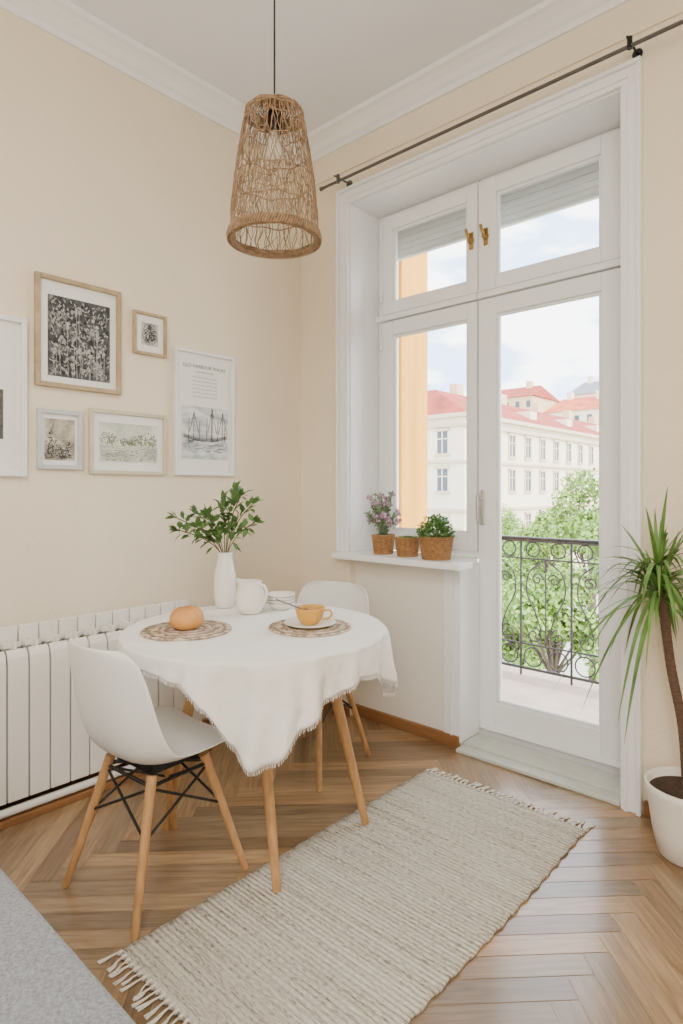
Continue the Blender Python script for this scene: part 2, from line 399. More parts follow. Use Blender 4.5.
boxes('core_plate',[(.09,.178,-2.37,-.84,.12,.60)],M['radgap'],ra)
tubes('headers',[((.13,-2.38,.62),(.13,-.83,.62),.02,.02),((.13,-2.38,.13),(.13,-.83,.13),.02,.02),((.13,-.86,.13),(.13,-.86,.03),.012,.012)],M['rad'],ra)
tubes('heating_pipe',[((.185,-2.6,.05),(.185,-.80,.05),.016,.016)],M['rad'],ra)
boxes('wall_bracket',[(0.001,.08,-2.2,-2.17,.5,.53),(0.001,.08,-1.0,-.97,.5,.53)],M['rad'],ra)

# ------------------------------------------------------------------ pictures
def picture(name,y0,y1,z0,z1,fw,fm,matw,art,dp=.022):
    e=empty(name,(0,(y0+y1)/2,(z0+z1)/2)); hw=(y1-y0)/2; hh=(z1-z0)/2
    boxes('frame',[(0.001,dp,-hw,-hw+fw,-hh,hh),(0.001,dp,hw-fw,hw,-hh,hh),(0.001,dp,-hw+fw,hw-fw,-hh,-hh+fw),(0.001,dp,-hw+fw,hw-fw,hh-fw,hh)],fm,e,.003)
    boxes('mount',[(0.001,.008,-hw+fw*.8,hw-fw*.8,-hh+fw*.8,hh-fw*.8)],M['mat'],e)
    ml,mr,mb,mt=matw
    boxes('print',[(.008,.010,-hw+fw+ml,hw-fw-mr,-hh+fw+mb,hh-fw-mt)],art,e)
    return e,(-hw+fw+ml,hw-fw-mr,-hh+fw+mb,hh-fw-mt)
PXL=.0106
def flatleaf(bm,y,z,a,L,Wd): leaf(bm,(PXL,y,z),(0,math.cos(a),math.sin(a)),(1,0,0),L,Wd,0,shape=(.2,1,.8,0),fold=.02)
# 1: engraving of a wild garden - pale leaves and flower heads over a dark ground
e1,(a0,a1,b0,b1)=picture('framed_picture',-1.56,-1.177,1.722,2.20,.020,M['frg'],(.035,.03,.03,.06),A1,.026)
bm=bmesh.new(); bd=bmesh.new(); st=[]
for k in range(560):
    y=random.uniform(a0+.012,a1-.012); z=b0+.012+(b1-b0-.03)*random.random()**1.15
    flatleaf(bm if random.random()<.6 else bd,y,z,random.uniform(.2,2.9),min(.017,b1-z-.003),.006)
for k in range(26):
    y=random.uniform(a0+.02,a1-.02); z=random.uniform(b0+.03,b1-.05)
    for q in range(7): flatleaf(bm,y,z,q*2*pi/7,.010,.006)
    st.append(cat([(PXL,y,z),(PXL,y+random.uniform(-.01,.01),max(b0+.004,z-.05)),(PXL,y+random.uniform(-.006,.006),b0+.004)],4))
fin('engraved_foliage',bm,M['inkl'],e1); fin('engraved_shadow',bd,M['black'],e1); curves('engraved_stems',st,.0007,M['inkl'],e1,1)
# 2: small oval portrait
e2,(a0,a1,b0,b1)=picture('framed_picture',-1.112,-.935,1.932,2.137,.014,M['frg'],(.03,.03,.035,.035),A2)
bm=bmesh.new(); c_=((a0+a1)/2,(b0+b1)/2)
for k in range(150):
    a=random.uniform(0,2*pi); r=random.uniform(0,1)**.5; flatleaf(bm,c_[0]+.030*r*math.cos(a),c_[1]+.042*r*math.sin(a),random.uniform(0,6.3),.010,.005)
fin('engraved_figure',bm,M['ink'],e2)
curves('oval_border',[[(PXL,c_[0]+.038*math.cos(t*pi/16),c_[1]+.052*math.sin(t*pi/16)) for t in range(32)]],.0011,M['ink'],e2,1,cyc=True)
# 3: small etching
e3,(a0,a1,b0,b1)=picture('framed_picture',-1.550,-1.358,1.369,1.627,.02,M['frs'],(.012,.012,.02,.02),A3)
bm=bmesh.new(); st=[]
for k in range(170):
    y=random.uniform(a0+.006,a1-.016); h_=.5+.25*math.sin((y-a0)*60); z=b0+.006+(b1-b0-.03)*h_*random.random(); flatleaf(bm,y,z,random.uniform(0,3.1),.012,.004)
for k in range(10):
    z=b0+.01+k*.006; st.append([(PXL,a0+.004,z),(PXL,a1-.004,z+.02*(k%3)/3)])
fin('etched_hill',bm,M['ink'],e3); curves('etched_lines',st,.0005,M['ink'],e3,1)
# 4: landscape with tree line
e4,(a0,a1,b0,b1)=picture('framed_picture',-1.326,-.935,1.352,1.649,.018,M['frb'],(.03,.03,.04,.04),A4)
bm=bmesh.new(); st=[]
hor=b0+(b1-b0)*.42
for cy_,sz in [(-.11,.035),(-.085,.028),(-.03,.02),(.0,.016),(.03,.026),(.06,.034),(.10,.040),(.12,.03)]:
    for k in range(45):
        a=random.uniform(0,2*pi); r=sz*random.random()**.5; y=min(a1-.012,max(a0+.003,cy_+r*math.cos(a))); z=hor+sz*.9+r*.8*math.sin(a)
        flatleaf(bm,y,z,random.uniform(0,6.3),.009,.004)
    st.append([(PXL,cy_,hor-.004),(PXL,cy_+.002,hor+sz)])
for k in range(9):
    z=b0+.012+k*.007; st.append(cat([(PXL,a0+.006,z),(PXL,a0+.10,z+.006*math.sin(k)),(PXL,a1-.08,z-.003),(PXL,a1-.006,z+.002)],4))
for k in range(120):
    flatleaf(bm,random.uniform(a0+.004,a1-.014),random.uniform(b0+.006,hor-.01),random.uniform(-.3,.3),.011,.0025)
fin('drawn_trees',bm,M['inkg'],e4); curves('drawn_lines',st,.0006,M['inkg'],e4,1)
picture('framed_picture',-2.07,-1.594,1.335,1.99,.022,M['frw'],(.05,.065,.13,.28),A6,.028)
p,_=picture('framed_poster',-.890,-.522,1.355,1.999,.016,M['frw'],(.03,.02,.07,.27),A5,.026)
def text(body,size,y,z):
    cu=bpy.data.curves.new('lettering','FONT'); cu.body=body; cu.size=size; cu.align_x='CENTER'; cu.materials.append(M['ink'])
    o=bpy.data.objects.new('lettering',cu); o.rotation_euler=(pi/2,0,pi/2); o.location=(.0105,y,z); link(o,p)
text('OLD HARBOUR WALKS',.025,0,.235); text('drawings & etchings',.013,0,.212)
for i in range(6): text('views of the quay and the river at dusk',.0095,0,.185-i*.02)
st=[]
for yy,z0,z1 in [(-.10,-.14,-.03),(-.07,-.14,.01),(-.035,-.14,-.04),(.01,-.14,-.02),(.04,-.14,.03),(.045,-.14,.03),(.08,-.14,-.03),(.11,-.14,.02),(.125,-.14,-.05)]:
    st.append([(.0115,yy,z0),(.0115,yy+.004,z1)])
for yy,z1 in [(-.066,.005),(.046,.025),(.114,.015)]:
    for q in (-1,1): st.append([(.0115,yy,z1),(.0115,yy+q*.028,-.10)])
    st.append([(.0115,yy-.012,z1-.03),(.0115,yy+.012,z1-.03)])
for k in range(5):
    st.append(cat([(.0115,-.13,-.11-k*.004),(.0115,-.05,-.125-k*.004),(.0115,.05,-.125-k*.004),(.0115,.14,-.108-k*.004)],6))
for k in range(44):
    y0=random.uniform(-.13,.10); z0=random.uniform(-.20,-.135); st.append([(.0115,y0,z0),(.0115,y0+random.uniform(.01,.035),z0+.001)])
curves('ink_strokes',st,.0010,M['ink'],p,1)

# ------------------------------------------------------------------ chairs
def chair(loc,rz):
    e=empty('dining_chair',loc,rz)
    prof=[(.240,.412,.165),(.233,.430,.19),(.19,.442,.212),(.10,.440,.222),(0,.434,.226),(-.09,.432,.228),(-.15,.446,.230),(-.19,.49,.229),(-.212,.56,.226),(-.228,.64,.222),(-.243,.72,.214),(-.254,.775,.198),(-.259,.803,.172),(-.262,.815,.13)]
    NU=14; bm=bmesh.new(); rows=[]
    for k,(yy,zz,w) in enumerate(prof):
        row=[]
        back=min(1,max(0,(k-5)/3.5)); seat=1-back
        for i in range(NU+1):
            u=-1+2*i/NU; au=abs(u)
            lift=.035*au**3*seat*(1 if k>1 else .3)+.03*au**3*math.exp(-((k-6.5)/1.8)**2)
            fwd=.062*au**2.4*back*(1-.35*max(0,(k-10)/3))+.035*au**3*math.exp(-((k-6.5)/1.6)**2)
            row.append(bm.verts.new((u*w,yy+fwd,zz+lift)))
        rows.append(row)
    for a,b in zip(rows,rows[1:]):
        for i in range(NU): bm.faces.new([a[i],a[i+1],b[i+1],b[i]])
    bmesh.ops.recalc_face_normals(bm,faces=bm.faces)
    o=fin('seat_shell',bm,M['plastic'],e,True)
    d=o.modifiers.new('s','SOLIDIFY'); d.thickness=.007; d.offset=0
    d=o.modifiers.new('ss','SUBSURF'); d.levels=2; d.render_levels=2
    tops={}; feet={}; L=[]
    for sx in (-1,1):
        for sy in (-1,1):
            t=Vector((sx*.115,sy*.10+.0,.405)); f=Vector((sx*.194,sy*.212,0)); tops[sx,sy]=t; feet[sx,sy]=f
            L.append((tuple(t),tuple(f),.0165,.0115))
    for i,l in enumerate(L): tubes('leg_%d'%(i+1),[l],M['leg'],e,18)
    def at(k,z):
        t,f=tops[k],feet[k]; s=(t.z-z)/(t.z-f.z); return t.lerp(f,s)
    rods=[]
    ks=[(-1,-1),(1,-1),(1,1),(-1,1)]
    for i in range(4):
        a,b=ks[i],ks[(i+1)%4]
        rods.append((at(a,.235),at(b,.37),.0045,.0045)); rods.append((at(b,.235),at(a,.37),.0045,.0045))
        rods.append((at(a,.375),at(b,.375),.006,.006))
    rods.append((at(ks[0],.385),at(ks[2],.385),.006,.006)); rods.append((at(ks[1],.385),at(ks[3],.385),.006,.006))
    tubes('metal_struts',rods,M['black'],e,10)
    boxes('mount_plate',[(-.1,.1,-.09,.09,.395,.432)],M['black'],e,.004)
    return e
chair((.885,-1.505,0),math.radians(4))
chair((.65,-.56,0),math.radians(180+10))

# ------------------------------------------------------------------ table
TX,TY=.880,-1.08; TR=.49; TZ=.75
t=empty('dining_table',(TX,TY,0))
lathe('top',[(0,TZ-.022),(TR-.02,TZ-.022),(TR,TZ-.008),(TR,TZ-.003),(TR-.004,TZ),(0,TZ)],M['white'],t,seg=96,smooth=False)
cx,cy=.045,.01; i=0
for sx in (-1,1):
    for sy in (-1,1):
        i+=1; zf=.0105 if sx>0 else 0
        fx=cx+sx*.272+(.045 if (sx>0 and sy<0) else 0); fy=cy+sy*.262+(.035 if (sx>0 and sy<0) else 0)
        tubes('leg_%d'%i,[((cx*.5+sx*.16,cy+sy*.16,TZ-.03),(fx,fy,zf),.024,.014)],M['leg'],t,20)
boxes('apron',[(-.17,.21,-.175,-.15,.66,.728),(-.17,.21,.16,.185,.66,.728),(-.17,-.145,-.15,.16,.66,.728),(.185,.21,-.15,.16,.66,.728)],M['leg'],t,.004)

# tablecloth
ctrl=[(-180,.05),(-155,.05),(-135,.06),(-120,.07),(-109,.09),(-100,.15),(-91,.27),(-84,.33),(-76,.31),(-66,.22),(-54,.15),(-40,.11),(-24,.13),(-10,.20),(0,.27),(9,.29),(22,.22),(45,.13),(90,.10),(135,.08),(180,.05)]
def Lc(p):
    p=(p+180)%360-180
    for (a,va),(b,vb) in zip(ctrl,ctrl[1:]):
        if a<=p<=b:
            s=(p-a)/(b-a); s=s*.5+.5*s*s*(3-2*s); return va+(vb-va)*s
    return .055
NT=400; bm=bmesh.new(); rings=[]
c0=bm.verts.new((0,0,TZ+.006))
R0=TR+.005
def wr(x,y): return .0022*mn.noise(Vector((x*5,y*14,0)))+.0016*mn.noise(Vector((x*17+3,y*6,2)))
for r in (.08,.16,.24,.32,.38,.43,.46,.478):
    rings.append([bm.verts.new((r*math.cos(2*pi*k/NT),r*math.sin(2*pi*k/NT),TZ+.006+wr(r*math.cos(2*pi*k/NT),r*math.sin(2*pi*k/NT))*(1 if r<.45 else .5))) for k in range(NT)])
def hang(th,s):
    ph=math.degrees(th)-42.4; L=Lc(ph); d=L*s
    k=min(1,L/.3)
    warp=th+.12*mn.noise(Vector((math.cos(th)*2,math.sin(th)*2,d*4)))
    fold=(math.sin(warp*11+.6)*.5+math.sin(warp*19+2)*.42+math.sin(warp*33+1)*.28)*.050*(.35+.65*k)*(d/.3)**.7
    fold+= .022*(d/.3)*k
    fold+=.005*mn.noise(Vector((math.cos(th)*12,math.sin(th)*12,d*22)))*min(1,d/.05)
    a=d
    if a<.02: rr=R0-.008+.008*math.sin(a/.02*pi/2); z=-(.008*(1-math.cos(a/.02*pi/2)))
    else: rr=R0+(a-.02)*.03; z=-.008-(a-.02)*.985
    rr+=max(fold,-.004-.06*d)
    return Vector((rr*math.cos(th),rr*math.sin(th),TZ+.006+z))
NS=20
for q in range(NS+1):
    rings.append([bm.verts.new(hang(2*pi*k/NT,(q/NS)**1.2)) for k in range(NT)])
for k in range(NT): bm.faces.new([c0,rings[0][k],rings[0][(k+1)%NT]])
for a,b in zip(rings,rings[1:]):
    for k in range(NT):
        j=(k+1)%NT; bm.faces.new([a[k],b[k],b[j],a[j]])
tc_=empty('tablecloth',(TX,TY,0))
o=fin('cloth',bm,M['cloth'],tc_,True)
d=o.modifiers.new('s','SOLIDIFY'); d.thickness=.0015; d.offset=1
fr=[]
for k in range(700):
    th=2*pi*k/700; p0=hang(th,1.0); rr=random.uniform(-.003,.003)
    t_=Vector((-math.sin(th),math.cos(th),0))
    fr.append([p0+Vector((0,0,.002)),p0+t_*rr*.5+Vector((0,0,-.006)),p0+t_*rr+Vector((0,0,-.010-random.uniform(0,.006)))])
curves('fringe',fr,.0009,M['cloth'],tc_,1)
ZT=TZ+.0095

def placemat(x,y,r):
    lathe('placemat',[(0,0),(r,0),(r+.002,.002),(r,.005),(0,.005)],M['placemat'],None,(x,y,ZT),64)
placemat(.745,-1.30,.163); placemat(1.045,-.955,.155)
ZM=ZT+.0055
# round bread roll with a scored crown
bm=bmesh.new(); sg=64; rings=[]
for q in range(1,22):
    la=-pi/2+pi*q/22; ring=[]
    for k in range(sg):
        th=2*pi*k/sg; r=.062*math.cos(la)**.62
        z=.036+(.036*math.sin(la) if la<0 else .046*math.sin(la))
        if la>0:
            x_,y_=r*math.cos(th),r*math.sin(th)
            z-=.006*math.exp(-(x_/.006)**2)+.006*math.exp(-(y_/.006)**2)
        r*=1+.03*mn.noise(Vector((math.cos(th)*2,math.sin(th)*2,z*20)))
        ring.append(bm.verts.new((r*math.cos(th),r*math.sin(th),z)))
    rings.append(ring)
for a,b in zip(rings,rings[1:]):
    for k in range(sg): j=(k+1)%sg; bm.faces.new([a[k],a[j],b[j],b[k]])
bm.faces.new(rings[0][::-1]); bm.faces.new(rings[-1])
fin('bread_roll',bm,M['bread'],None,True,(.742,-1.298,ZM))
# saucer, cup and spoon
lathe('saucer',[(0,0.002),(.05,.002),(.055,0),(.085,.009),(.098,.014),(.097,.017),(.083,.013),(.05,.007),(0,.007)],M['cer'],None,(1.045,-.955,ZM),64)
bw=empty('teacup',(1.045,-.955,ZM+.008))
lathe('cup',[(0,0),(.03,0),(.034,.004),(.048,.022),(.055,.045),(.057,.060),(.0572,.063),(.054,.062),(.051,.045),(.044,.024),(.03,.01),(0,.008)],M['yellowc'],bw)
lathe('tea',[(0,.052),(.0525,.052)],M['coffee'],bw)
curves('handle',[cat([(.045,.032,.052),(.062,.044,.052),(.068,.048,.036),(.058,.041,.022),(.042,.03,.020)],6)],.004,M['yellowc'],bw,3)
sp=empty('teaspoon',(1.045,-.955,ZM+.008))
curves('handle',[[(-.02,-.02,.055),(-.075,-.06,.078),(-.105,-.08,.090)]],.0025,M['steel'],sp)
bm=bmesh.new(); bmesh.ops.create_uvsphere(bm,u_segments=16,v_segments=8,radius=.012,matrix=Matrix.Translation((-.01,-.012,.053))@Matrix.Diagonal((1.2,1,.3,1)))
fin('bowl_of_spoon',bm,M['steel'],sp,True)
pt=empty('milk_pitcher',(.665,-.935,ZT),math.radians(205))
PP=[(.0,0),(.04,0),(.046,.004),(.059,.03),(.063,.06),(.058,.09),(.049,.112),(.047,.125),(.049,.136),(.046,.136),(.043,.124),(.045,.110),(.054,.09),(.058,.06),(.05,.03),(.035,.01),(0,.008)]
bm=bmesh.new(); rings=[]; sg=64
for r,z in PP:
    if r==0: rings.append([bm.verts.new((0,0,z))]); continue
    ring=[]
    for k in range(sg):
        th=2*pi*k/sg; dd=abs((th+pi)%(2*pi)-pi); sp_=math.exp(-(dd/.35)**2)*max(0,(z-.10)/.036)
        ring.append(bm.verts.new(((r+.022*sp_)*math.cos(th),(r+.022*sp_)*math.sin(th),z+.008*sp_)))
    rings.append(ring)
for a,b in zip(rings,rings[1:]):
    for k in range(sg):
        j=(k+1)%sg
        if len(a)==1: bm.faces.new([a[0],b[j],b[k]])
        elif len(b)==1: bm.faces.new([a[k],a[j],b[0]])
        else: bm.faces.new([a[k],a[j],b[j],b[k]])
bmesh.ops.recalc_face_normals(bm,faces=bm.faces)
fin('body',bm,M['cer'],pt,True)
curves('handle',[cat([(-.046,.0,.122),(-.066,0,.116),(-.076,0,.09),(-.070,0,.06),(-.058,0,.045)],6)],.006,M['cer'],pt,4)
sb=empty('stacked_bowls',(.70,-.79,ZT))
for k in range(4):
    lathe('bowl_%d'%(k+1),[(0,.0),(.03,0),(.034,.003),(.055,.02),(.062,.03),(.059,.03),(.052,.021),(.03,.006),(0,.005)],M['cer'],sb,(0,0,k*.013))
vs=empty('flower_vase',(.482,-.93,ZT))
lathe('vase',[(0,0),(.034,0),(.040,.004),(.048,.05),(.050,.10),(.046,.15),(.036,.195),(.031,.22),(.034,.245),(.031,.245),(.028,.22),(.033,.19),(.041,.15),(.045,.1),(.04,.03),(0,.012)],M['cer'],vs)
Rv=Vector((.738,.674,0)); Fv=Vector((-.674,.738,0)); Z=Vector((0,0,1))
bmL=bmesh.new(); stems=[]
for (a,f,h) in [(-.23,.02,.40),(-.19,-.08,.35),(-.14,.05,.42),(-.07,-.05,.41),(-.02,.05,.47),(.04,.02,.52),(.08,-.05,.50),(.12,.03,.46),(.14,-.03,.38),(-.10,-.10,.36)]:
    tip=Rv*a+Fv*f+Z*h
    pts=cat([(0,0,.12),Vector((tip.x*.08,tip.y*.08,.235)),Vector((tip.x*.45,tip.y*.45,.235+(h-.235)*.62)),tip],8)
    stems.append(pts)
    for i in range(12,len(pts)):
        t_=(pts[i]-pts[i-1]).normalized()
        for _ in range(2):
            dr_=t_*.6+rv()*1.0+Z*.1
            tw=pts[i]+dr_.normalized()*.012
            leaf(bmL,tw,dr_,rv()*.5+Z,random.uniform(.036,.055),random.uniform(.019,.029),.006,shape=(.12,.75,1,.85,.45,0),fold=.25)
    for _ in range(3):
        leaf(bmL,tip,(pts[-1]-pts[-2]).normalized()+rv()*.6,rv()+Z,.045,.022,.004)
curves('stems',stems,.0022,M['stem'],vs,2)
fin('leaves',bmL,M['leafA'],vs,True)

# ------------------------------------------------------------------ pendant lamp
LZ=2.20
lp=empty('pendant_lamp',(.990,-1.085,0))
H=.465
def lr(s): return .162+(.104-.162)*s**1.7
lines=[]
for k in range(118):
    th0=2*pi*k/118+random.uniform(-.02,.02); tw=random.choice((-1,1))*random.uniform(0,.2); ph=random.uniform(0,6); ph2=random.uniform(0,6); pts=[]
    for i in range(21):
        s=i/20; r=lr(s)+random.uniform(-.0015,.0015)
        th=th0+tw*(s-.5)+.045*math.sin(s*17+ph)+.025*math.sin(s*37+ph2)
        pts.append((r*math.cos(th),r*math.sin(th),LZ+.01+H*s))
    lines.append(cat(pts,2))
for k in range(18):
    s0=random.uniform(.1,.85); th0=random.uniform(0,2*pi); span=random.uniform(.4,1.4); sl=random.uniform(-.35,.35)
    pts=[]
    for i in range(13):
        th=th0+span*i/12; s=min(.97,max(.03,s0+sl*i/12+.01*math.sin(i*1.7))); r=lr(s)+.002
        pts.append((r*math.cos(th),r*math.sin(th),LZ+.01+H*s))
    lines.append(pts)
curves('woven_strands',lines,.00145,M['rattan'],lp,1)
rl=[]
def ringpts(z,r,wob=.002,n=60):
    ph=random.uniform(0,6); return [((r+random.uniform(-wob,wob)*.4)*math.cos(2*pi*i/n),(r+random.uniform(-wob,wob)*.4)*math.sin(2*pi*i/n),z+wob*math.sin(i*.9+ph)) for i in range(n)]
for k in range(6): rl.append(ringpts(LZ+.004+k*.005,lr(0)+.004+.001*math.sin(k)))
for k in range(5): rl.append(ringpts(LZ+.002+k*.001,lr(0)-.002-k*.003))
for s in (.97,.985,1.0): rl.append(ringpts(LZ+.01+H*s,lr(s)+.001))
for k in range(10): rl.append(ringpts(LZ+.01+H+.003,.098-k*.0095,.001,40))
curves('rims',rl,.0032,M['rattan'],lp,2,cyc=True)
rl=[]
for s in (.22,.46,.70,.88): rl.append(ringpts(LZ+.01+H*s,lr(s)+.001,.004))
curves('hoops',rl,.0022,M['rattan'],lp,1,cyc=True)
br=[]
for k in range(110):
    th=2*pi*k/110; r=lr(0)+.004
    br.append([(r*1.03*math.cos(th),r*1.03*math.sin(th),LZ-.002),((r+.007)*math.cos(th+.04),(r+.007)*math.sin(th+.04),LZ+.014),(r*1.01*math.cos(th+.08),r*1.01*math.sin(th+.08),LZ+.032)])
curves('braid',br,.003,M['rattan'],lp,1)
tubes('socket',[((0,0,LZ+H+.02),(0,0,LZ+H-.06),.024,.026),((0,0,LZ+H+.045),(0,0,LZ+H+.015),.008,.02)],M['black'],lp)
lathe('bulb',[(0,-.11),(.02,-.105),(.03,-.085),(.028,-.06),(.015,-.035),(.013,0),(0,0)],M['bulb'],lp,(0,0,LZ+H-.06))
tubes('cord',[((0,0,LZ+H+.03),(0,0,ZC-.02),.0035,.0035)],M['black'],lp,8)
lathe('ceiling_rose',[(0,-.03),(.03,-.028),(.045,-.01),(.048,-.001),(0,-.001)],M['white'],lp,(0,0,ZC))

# ------------------------------------------------------------------ rug
RX0,RX1,RY0,RY1=1.108,1.835,-1.76,-.28
rg=empty('woven_rug',((RX0+RX1)/2,(RY0+RY1)/2,0))
hx=(RX1-RX0)/2; hy=(RY1-RY0)/2
bm=bmesh.new(); nx,ny=24,90; vg=[]
for j in range(ny+1):
    row=[]
    for i in range(nx+1):
        x=-hx+2*hx*i/nx; yy=-hy+2*hy*j/ny
        x+=.006*math.sin(yy*5+1)*(i/nx-.3)
        if i in(0,nx): x+=.003*math.sin(j*1.3)
        row.append(bm.verts.new((x,yy,.009+.0012*mn.noise(Vector((x*6,yy*6,1))))))
    vg.append(row)
for j in range(ny):
    for i in range(nx): bm.faces.new([vg[j][i],vg[j][i+1],vg[j+1][i+1],vg[j+1][i]])
o=fin('weave',bm,M['rug'],rg,True); d=o.modifiers.new('s','SOLIDIFY'); d.thickness=.008; d.offset=-1
fr=[]
for sy in (-1,1):
    for k in range(34):
        x=-hx+.008+(2*hx-.016)*k/33; dx=random.uniform(-.02,.02); y0=sy*hy; Lf=random.uniform(.045,.065)
        for q in range(6):
            ex=random.uniform(-.008,.008)
            fr.append(cat([(x+ex*.3,y0-sy*.005,.010),(x+dx*.3+ex*.2,y0+sy*.018,.009),(x+dx*.7+ex*.6,y0+sy*Lf*.6,.004),(x+dx+ex,y0+sy*Lf,.0025)],3))
curves('fringe',fr,.0018,M['fringe'],rg,1)
boxes('knots',[( -hx+.004+(2*hx-.016)*k/33,-hx+.013+(2*hx-.016)*k/33,sy*hy-.006,sy*hy+.010,.003,.013) for k in range(34) for sy in (-1,1)],M['fringe'],rg,.003)

# ------------------------------------------------------------------ sofa
so=empty('grey_sofa',(0,0,0))
def cushion(name,x0,x1,y0,y1,z0,z1,b=.045):
    o=boxes(name,[(x0,x1,y0,y1,z0,z1)],M['sofa'],so,b,6)
    for p in o.data.polygons: p.use_smooth=True
    return o
cushion('seat_base',.42,2.0,-2.90,-2.12,.10,.30,.02)
cushion('seat_cushion',.42,2.0,-2.90,-2.075,.30,.425,.03)
cushion('backrest',.42,2.0,-3.08,-2.90,.12,.80,.05)
tubes('feet',[((x,yy,.11),(x,yy,0),.022,.015) for x in (.5,1.92) for yy in (-2.2,-3.0)],M['leg'],so)

# ------------------------------------------------------------------ sill pots (woven baskets)
def pot(name,x,y,r,h,kind):
    e=empty(name,(x,y,.93))
    lathe('pot',[(0,0),(r*.78,0),(r*.8,.004),(r*.97,h*.86),(r*1.0,h*.88),(r*1.0,h),(r*.93,h),(r*.9,h*.85),(0,h*.85)],M['terra'],e)
    rr=[]; nk=max(8,int(h/.009))
    for k in range(nk+1):
        z=.004+(h-.006)*k/nk; rad=r*(.8+.2*z/h)+.001
        rr.append([(rad*math.cos(2*pi*i/48)*(1+.02*((i+k)%2)),rad*math.sin(2*pi*i/48)*(1+.02*((i+k)%2)),z) for i in range(48)])
    curves('coils',rr,.004,M['terra'],e,1,cyc=True)
    lathe('soil',[(0,h*.88),(r*.9,h*.87)],M['soil'],e,seg=24)
    bm=bmesh.new(); st=[]
    if kind=='bush':
        for k in range(1300):
            v=rv(); v.normalize(); v.z=abs(v.z)
            c=Vector((0,0,h*.95))+Vector((v.x*r*1.15,v.y*r*1.15,v.z*.112))*random.uniform(.5,1)*(1+.12*mn.noise(v*3))
            leaf(bm,c,v+rv()*.8,rv()+Z,.015,.010,.0,shape=(.3,1,.8,0))
    elif kind=='tall':
        for k in range(38):
            a=random.uniform(0,2*pi); rad=random.uniform(.015,.10); tip=Vector((math.cos(a)*rad,math.sin(a)*rad,h+random.uniform(.06,.225)))
            pts=cat([(0,0,h*.85),Vector((tip.x*.3,tip.y*.3,h+.05)),tip],6); st.append(pts)
            for i in range(2,len(pts)):
                for _ in range(5): leaf(bm,pts[i],rv()+Z*.3,rv(),.024,.009,0,shape=(.3,1,.8,0))
    else:
        for k in range(220):
            v=rv(); v.z=abs(v.z)*.5; c=Vector((v.x*r*.85,v.y*r*.85,h*.9))
            leaf(bm,c,v+Z*.4,rv()+Z,.02,.011,0,shape=(.3,1,.8,0))
    fin('foliage',bm,M['leafL'] if kind=='tall' else M['leafB'],e,True)
    if st:
        curves('stems',st,.0012,M['stem'],e,1)
        bm=bmesh.new()
        for s_ in st[::2]:
            for _ in range(26): leaf(bm,s_[-1]+rv()*.018,rv()+Z,rv(),.013,.012,0,shape=(.4,1,0))
        fin('blossom',bm,M['flower'],e,True)
    return e
pot('potted_lavender',.605,.045,.060,.105,'tall')
pot('potted_succulent',.775,.035,.063,.10,'low')
pot('potted_herb',.965,.02,.084,.115,'bush')

# ------------------------------------------------------------------ dracaena
dr=empty('potted_dracaena',(2.155,-.19,0))
lathe('pot',[(0,0),(.090,0),(.100,.008),(.118,.09),(.132,.19),(.138,.225),(.142,.25),(.136,.252),(.130,.24),(.124,.21),(0,.21)],M['cer'],dr)
lathe('soil',[(0,.226),(.128,.222)],M['soil'],dr,seg=32)
tp=cat([(-.005,0,.21),(-.02,-.005,.45),(-.055,-.01,.65),(-.08,-.012,.85),(-.10,-.02,.98)],8)
bm=bmesh.new()
for a,b in zip(tp,tp[1:]): addtube(bm,a,b,.0165,.0155,12,False)
fin('trunk',bm,M['trunk'],dr,True)
bm=bmesh.new()
crown_c=Vector((-.095,-.02,.97))
for k in range(112):
    az=random.uniform(0,2*pi); el=math.radians(random.choice((random.uniform(10,50),random.uniform(35,88))))
    if k%7==0: el=math.radians(random.uniform(-25,10))
    d=Vector((math.cos(az)*math.cos(el),math.sin(az)*math.cos(el),math.sin(el)))
    Lf=random.uniform(.26,.40); base=crown_c+Vector((0,0,random.uniform(-.10,.05)))
    end=base+d*Lf
    if end.y>.16 and d.y>0: Lf*=max(.35,(.16-base.y)/(end.y-base.y))
    leaf(bm,base,d,Z,Lf,random.uniform(.012,.019),random.uniform(.14,.42)*math.cos(el)+.02,shape=(.5,.8,.95,1,1,.95,.85,.7,.5,.28,0),fold=.35)
fin('leaves',bm,M['leafC'],dr,True)

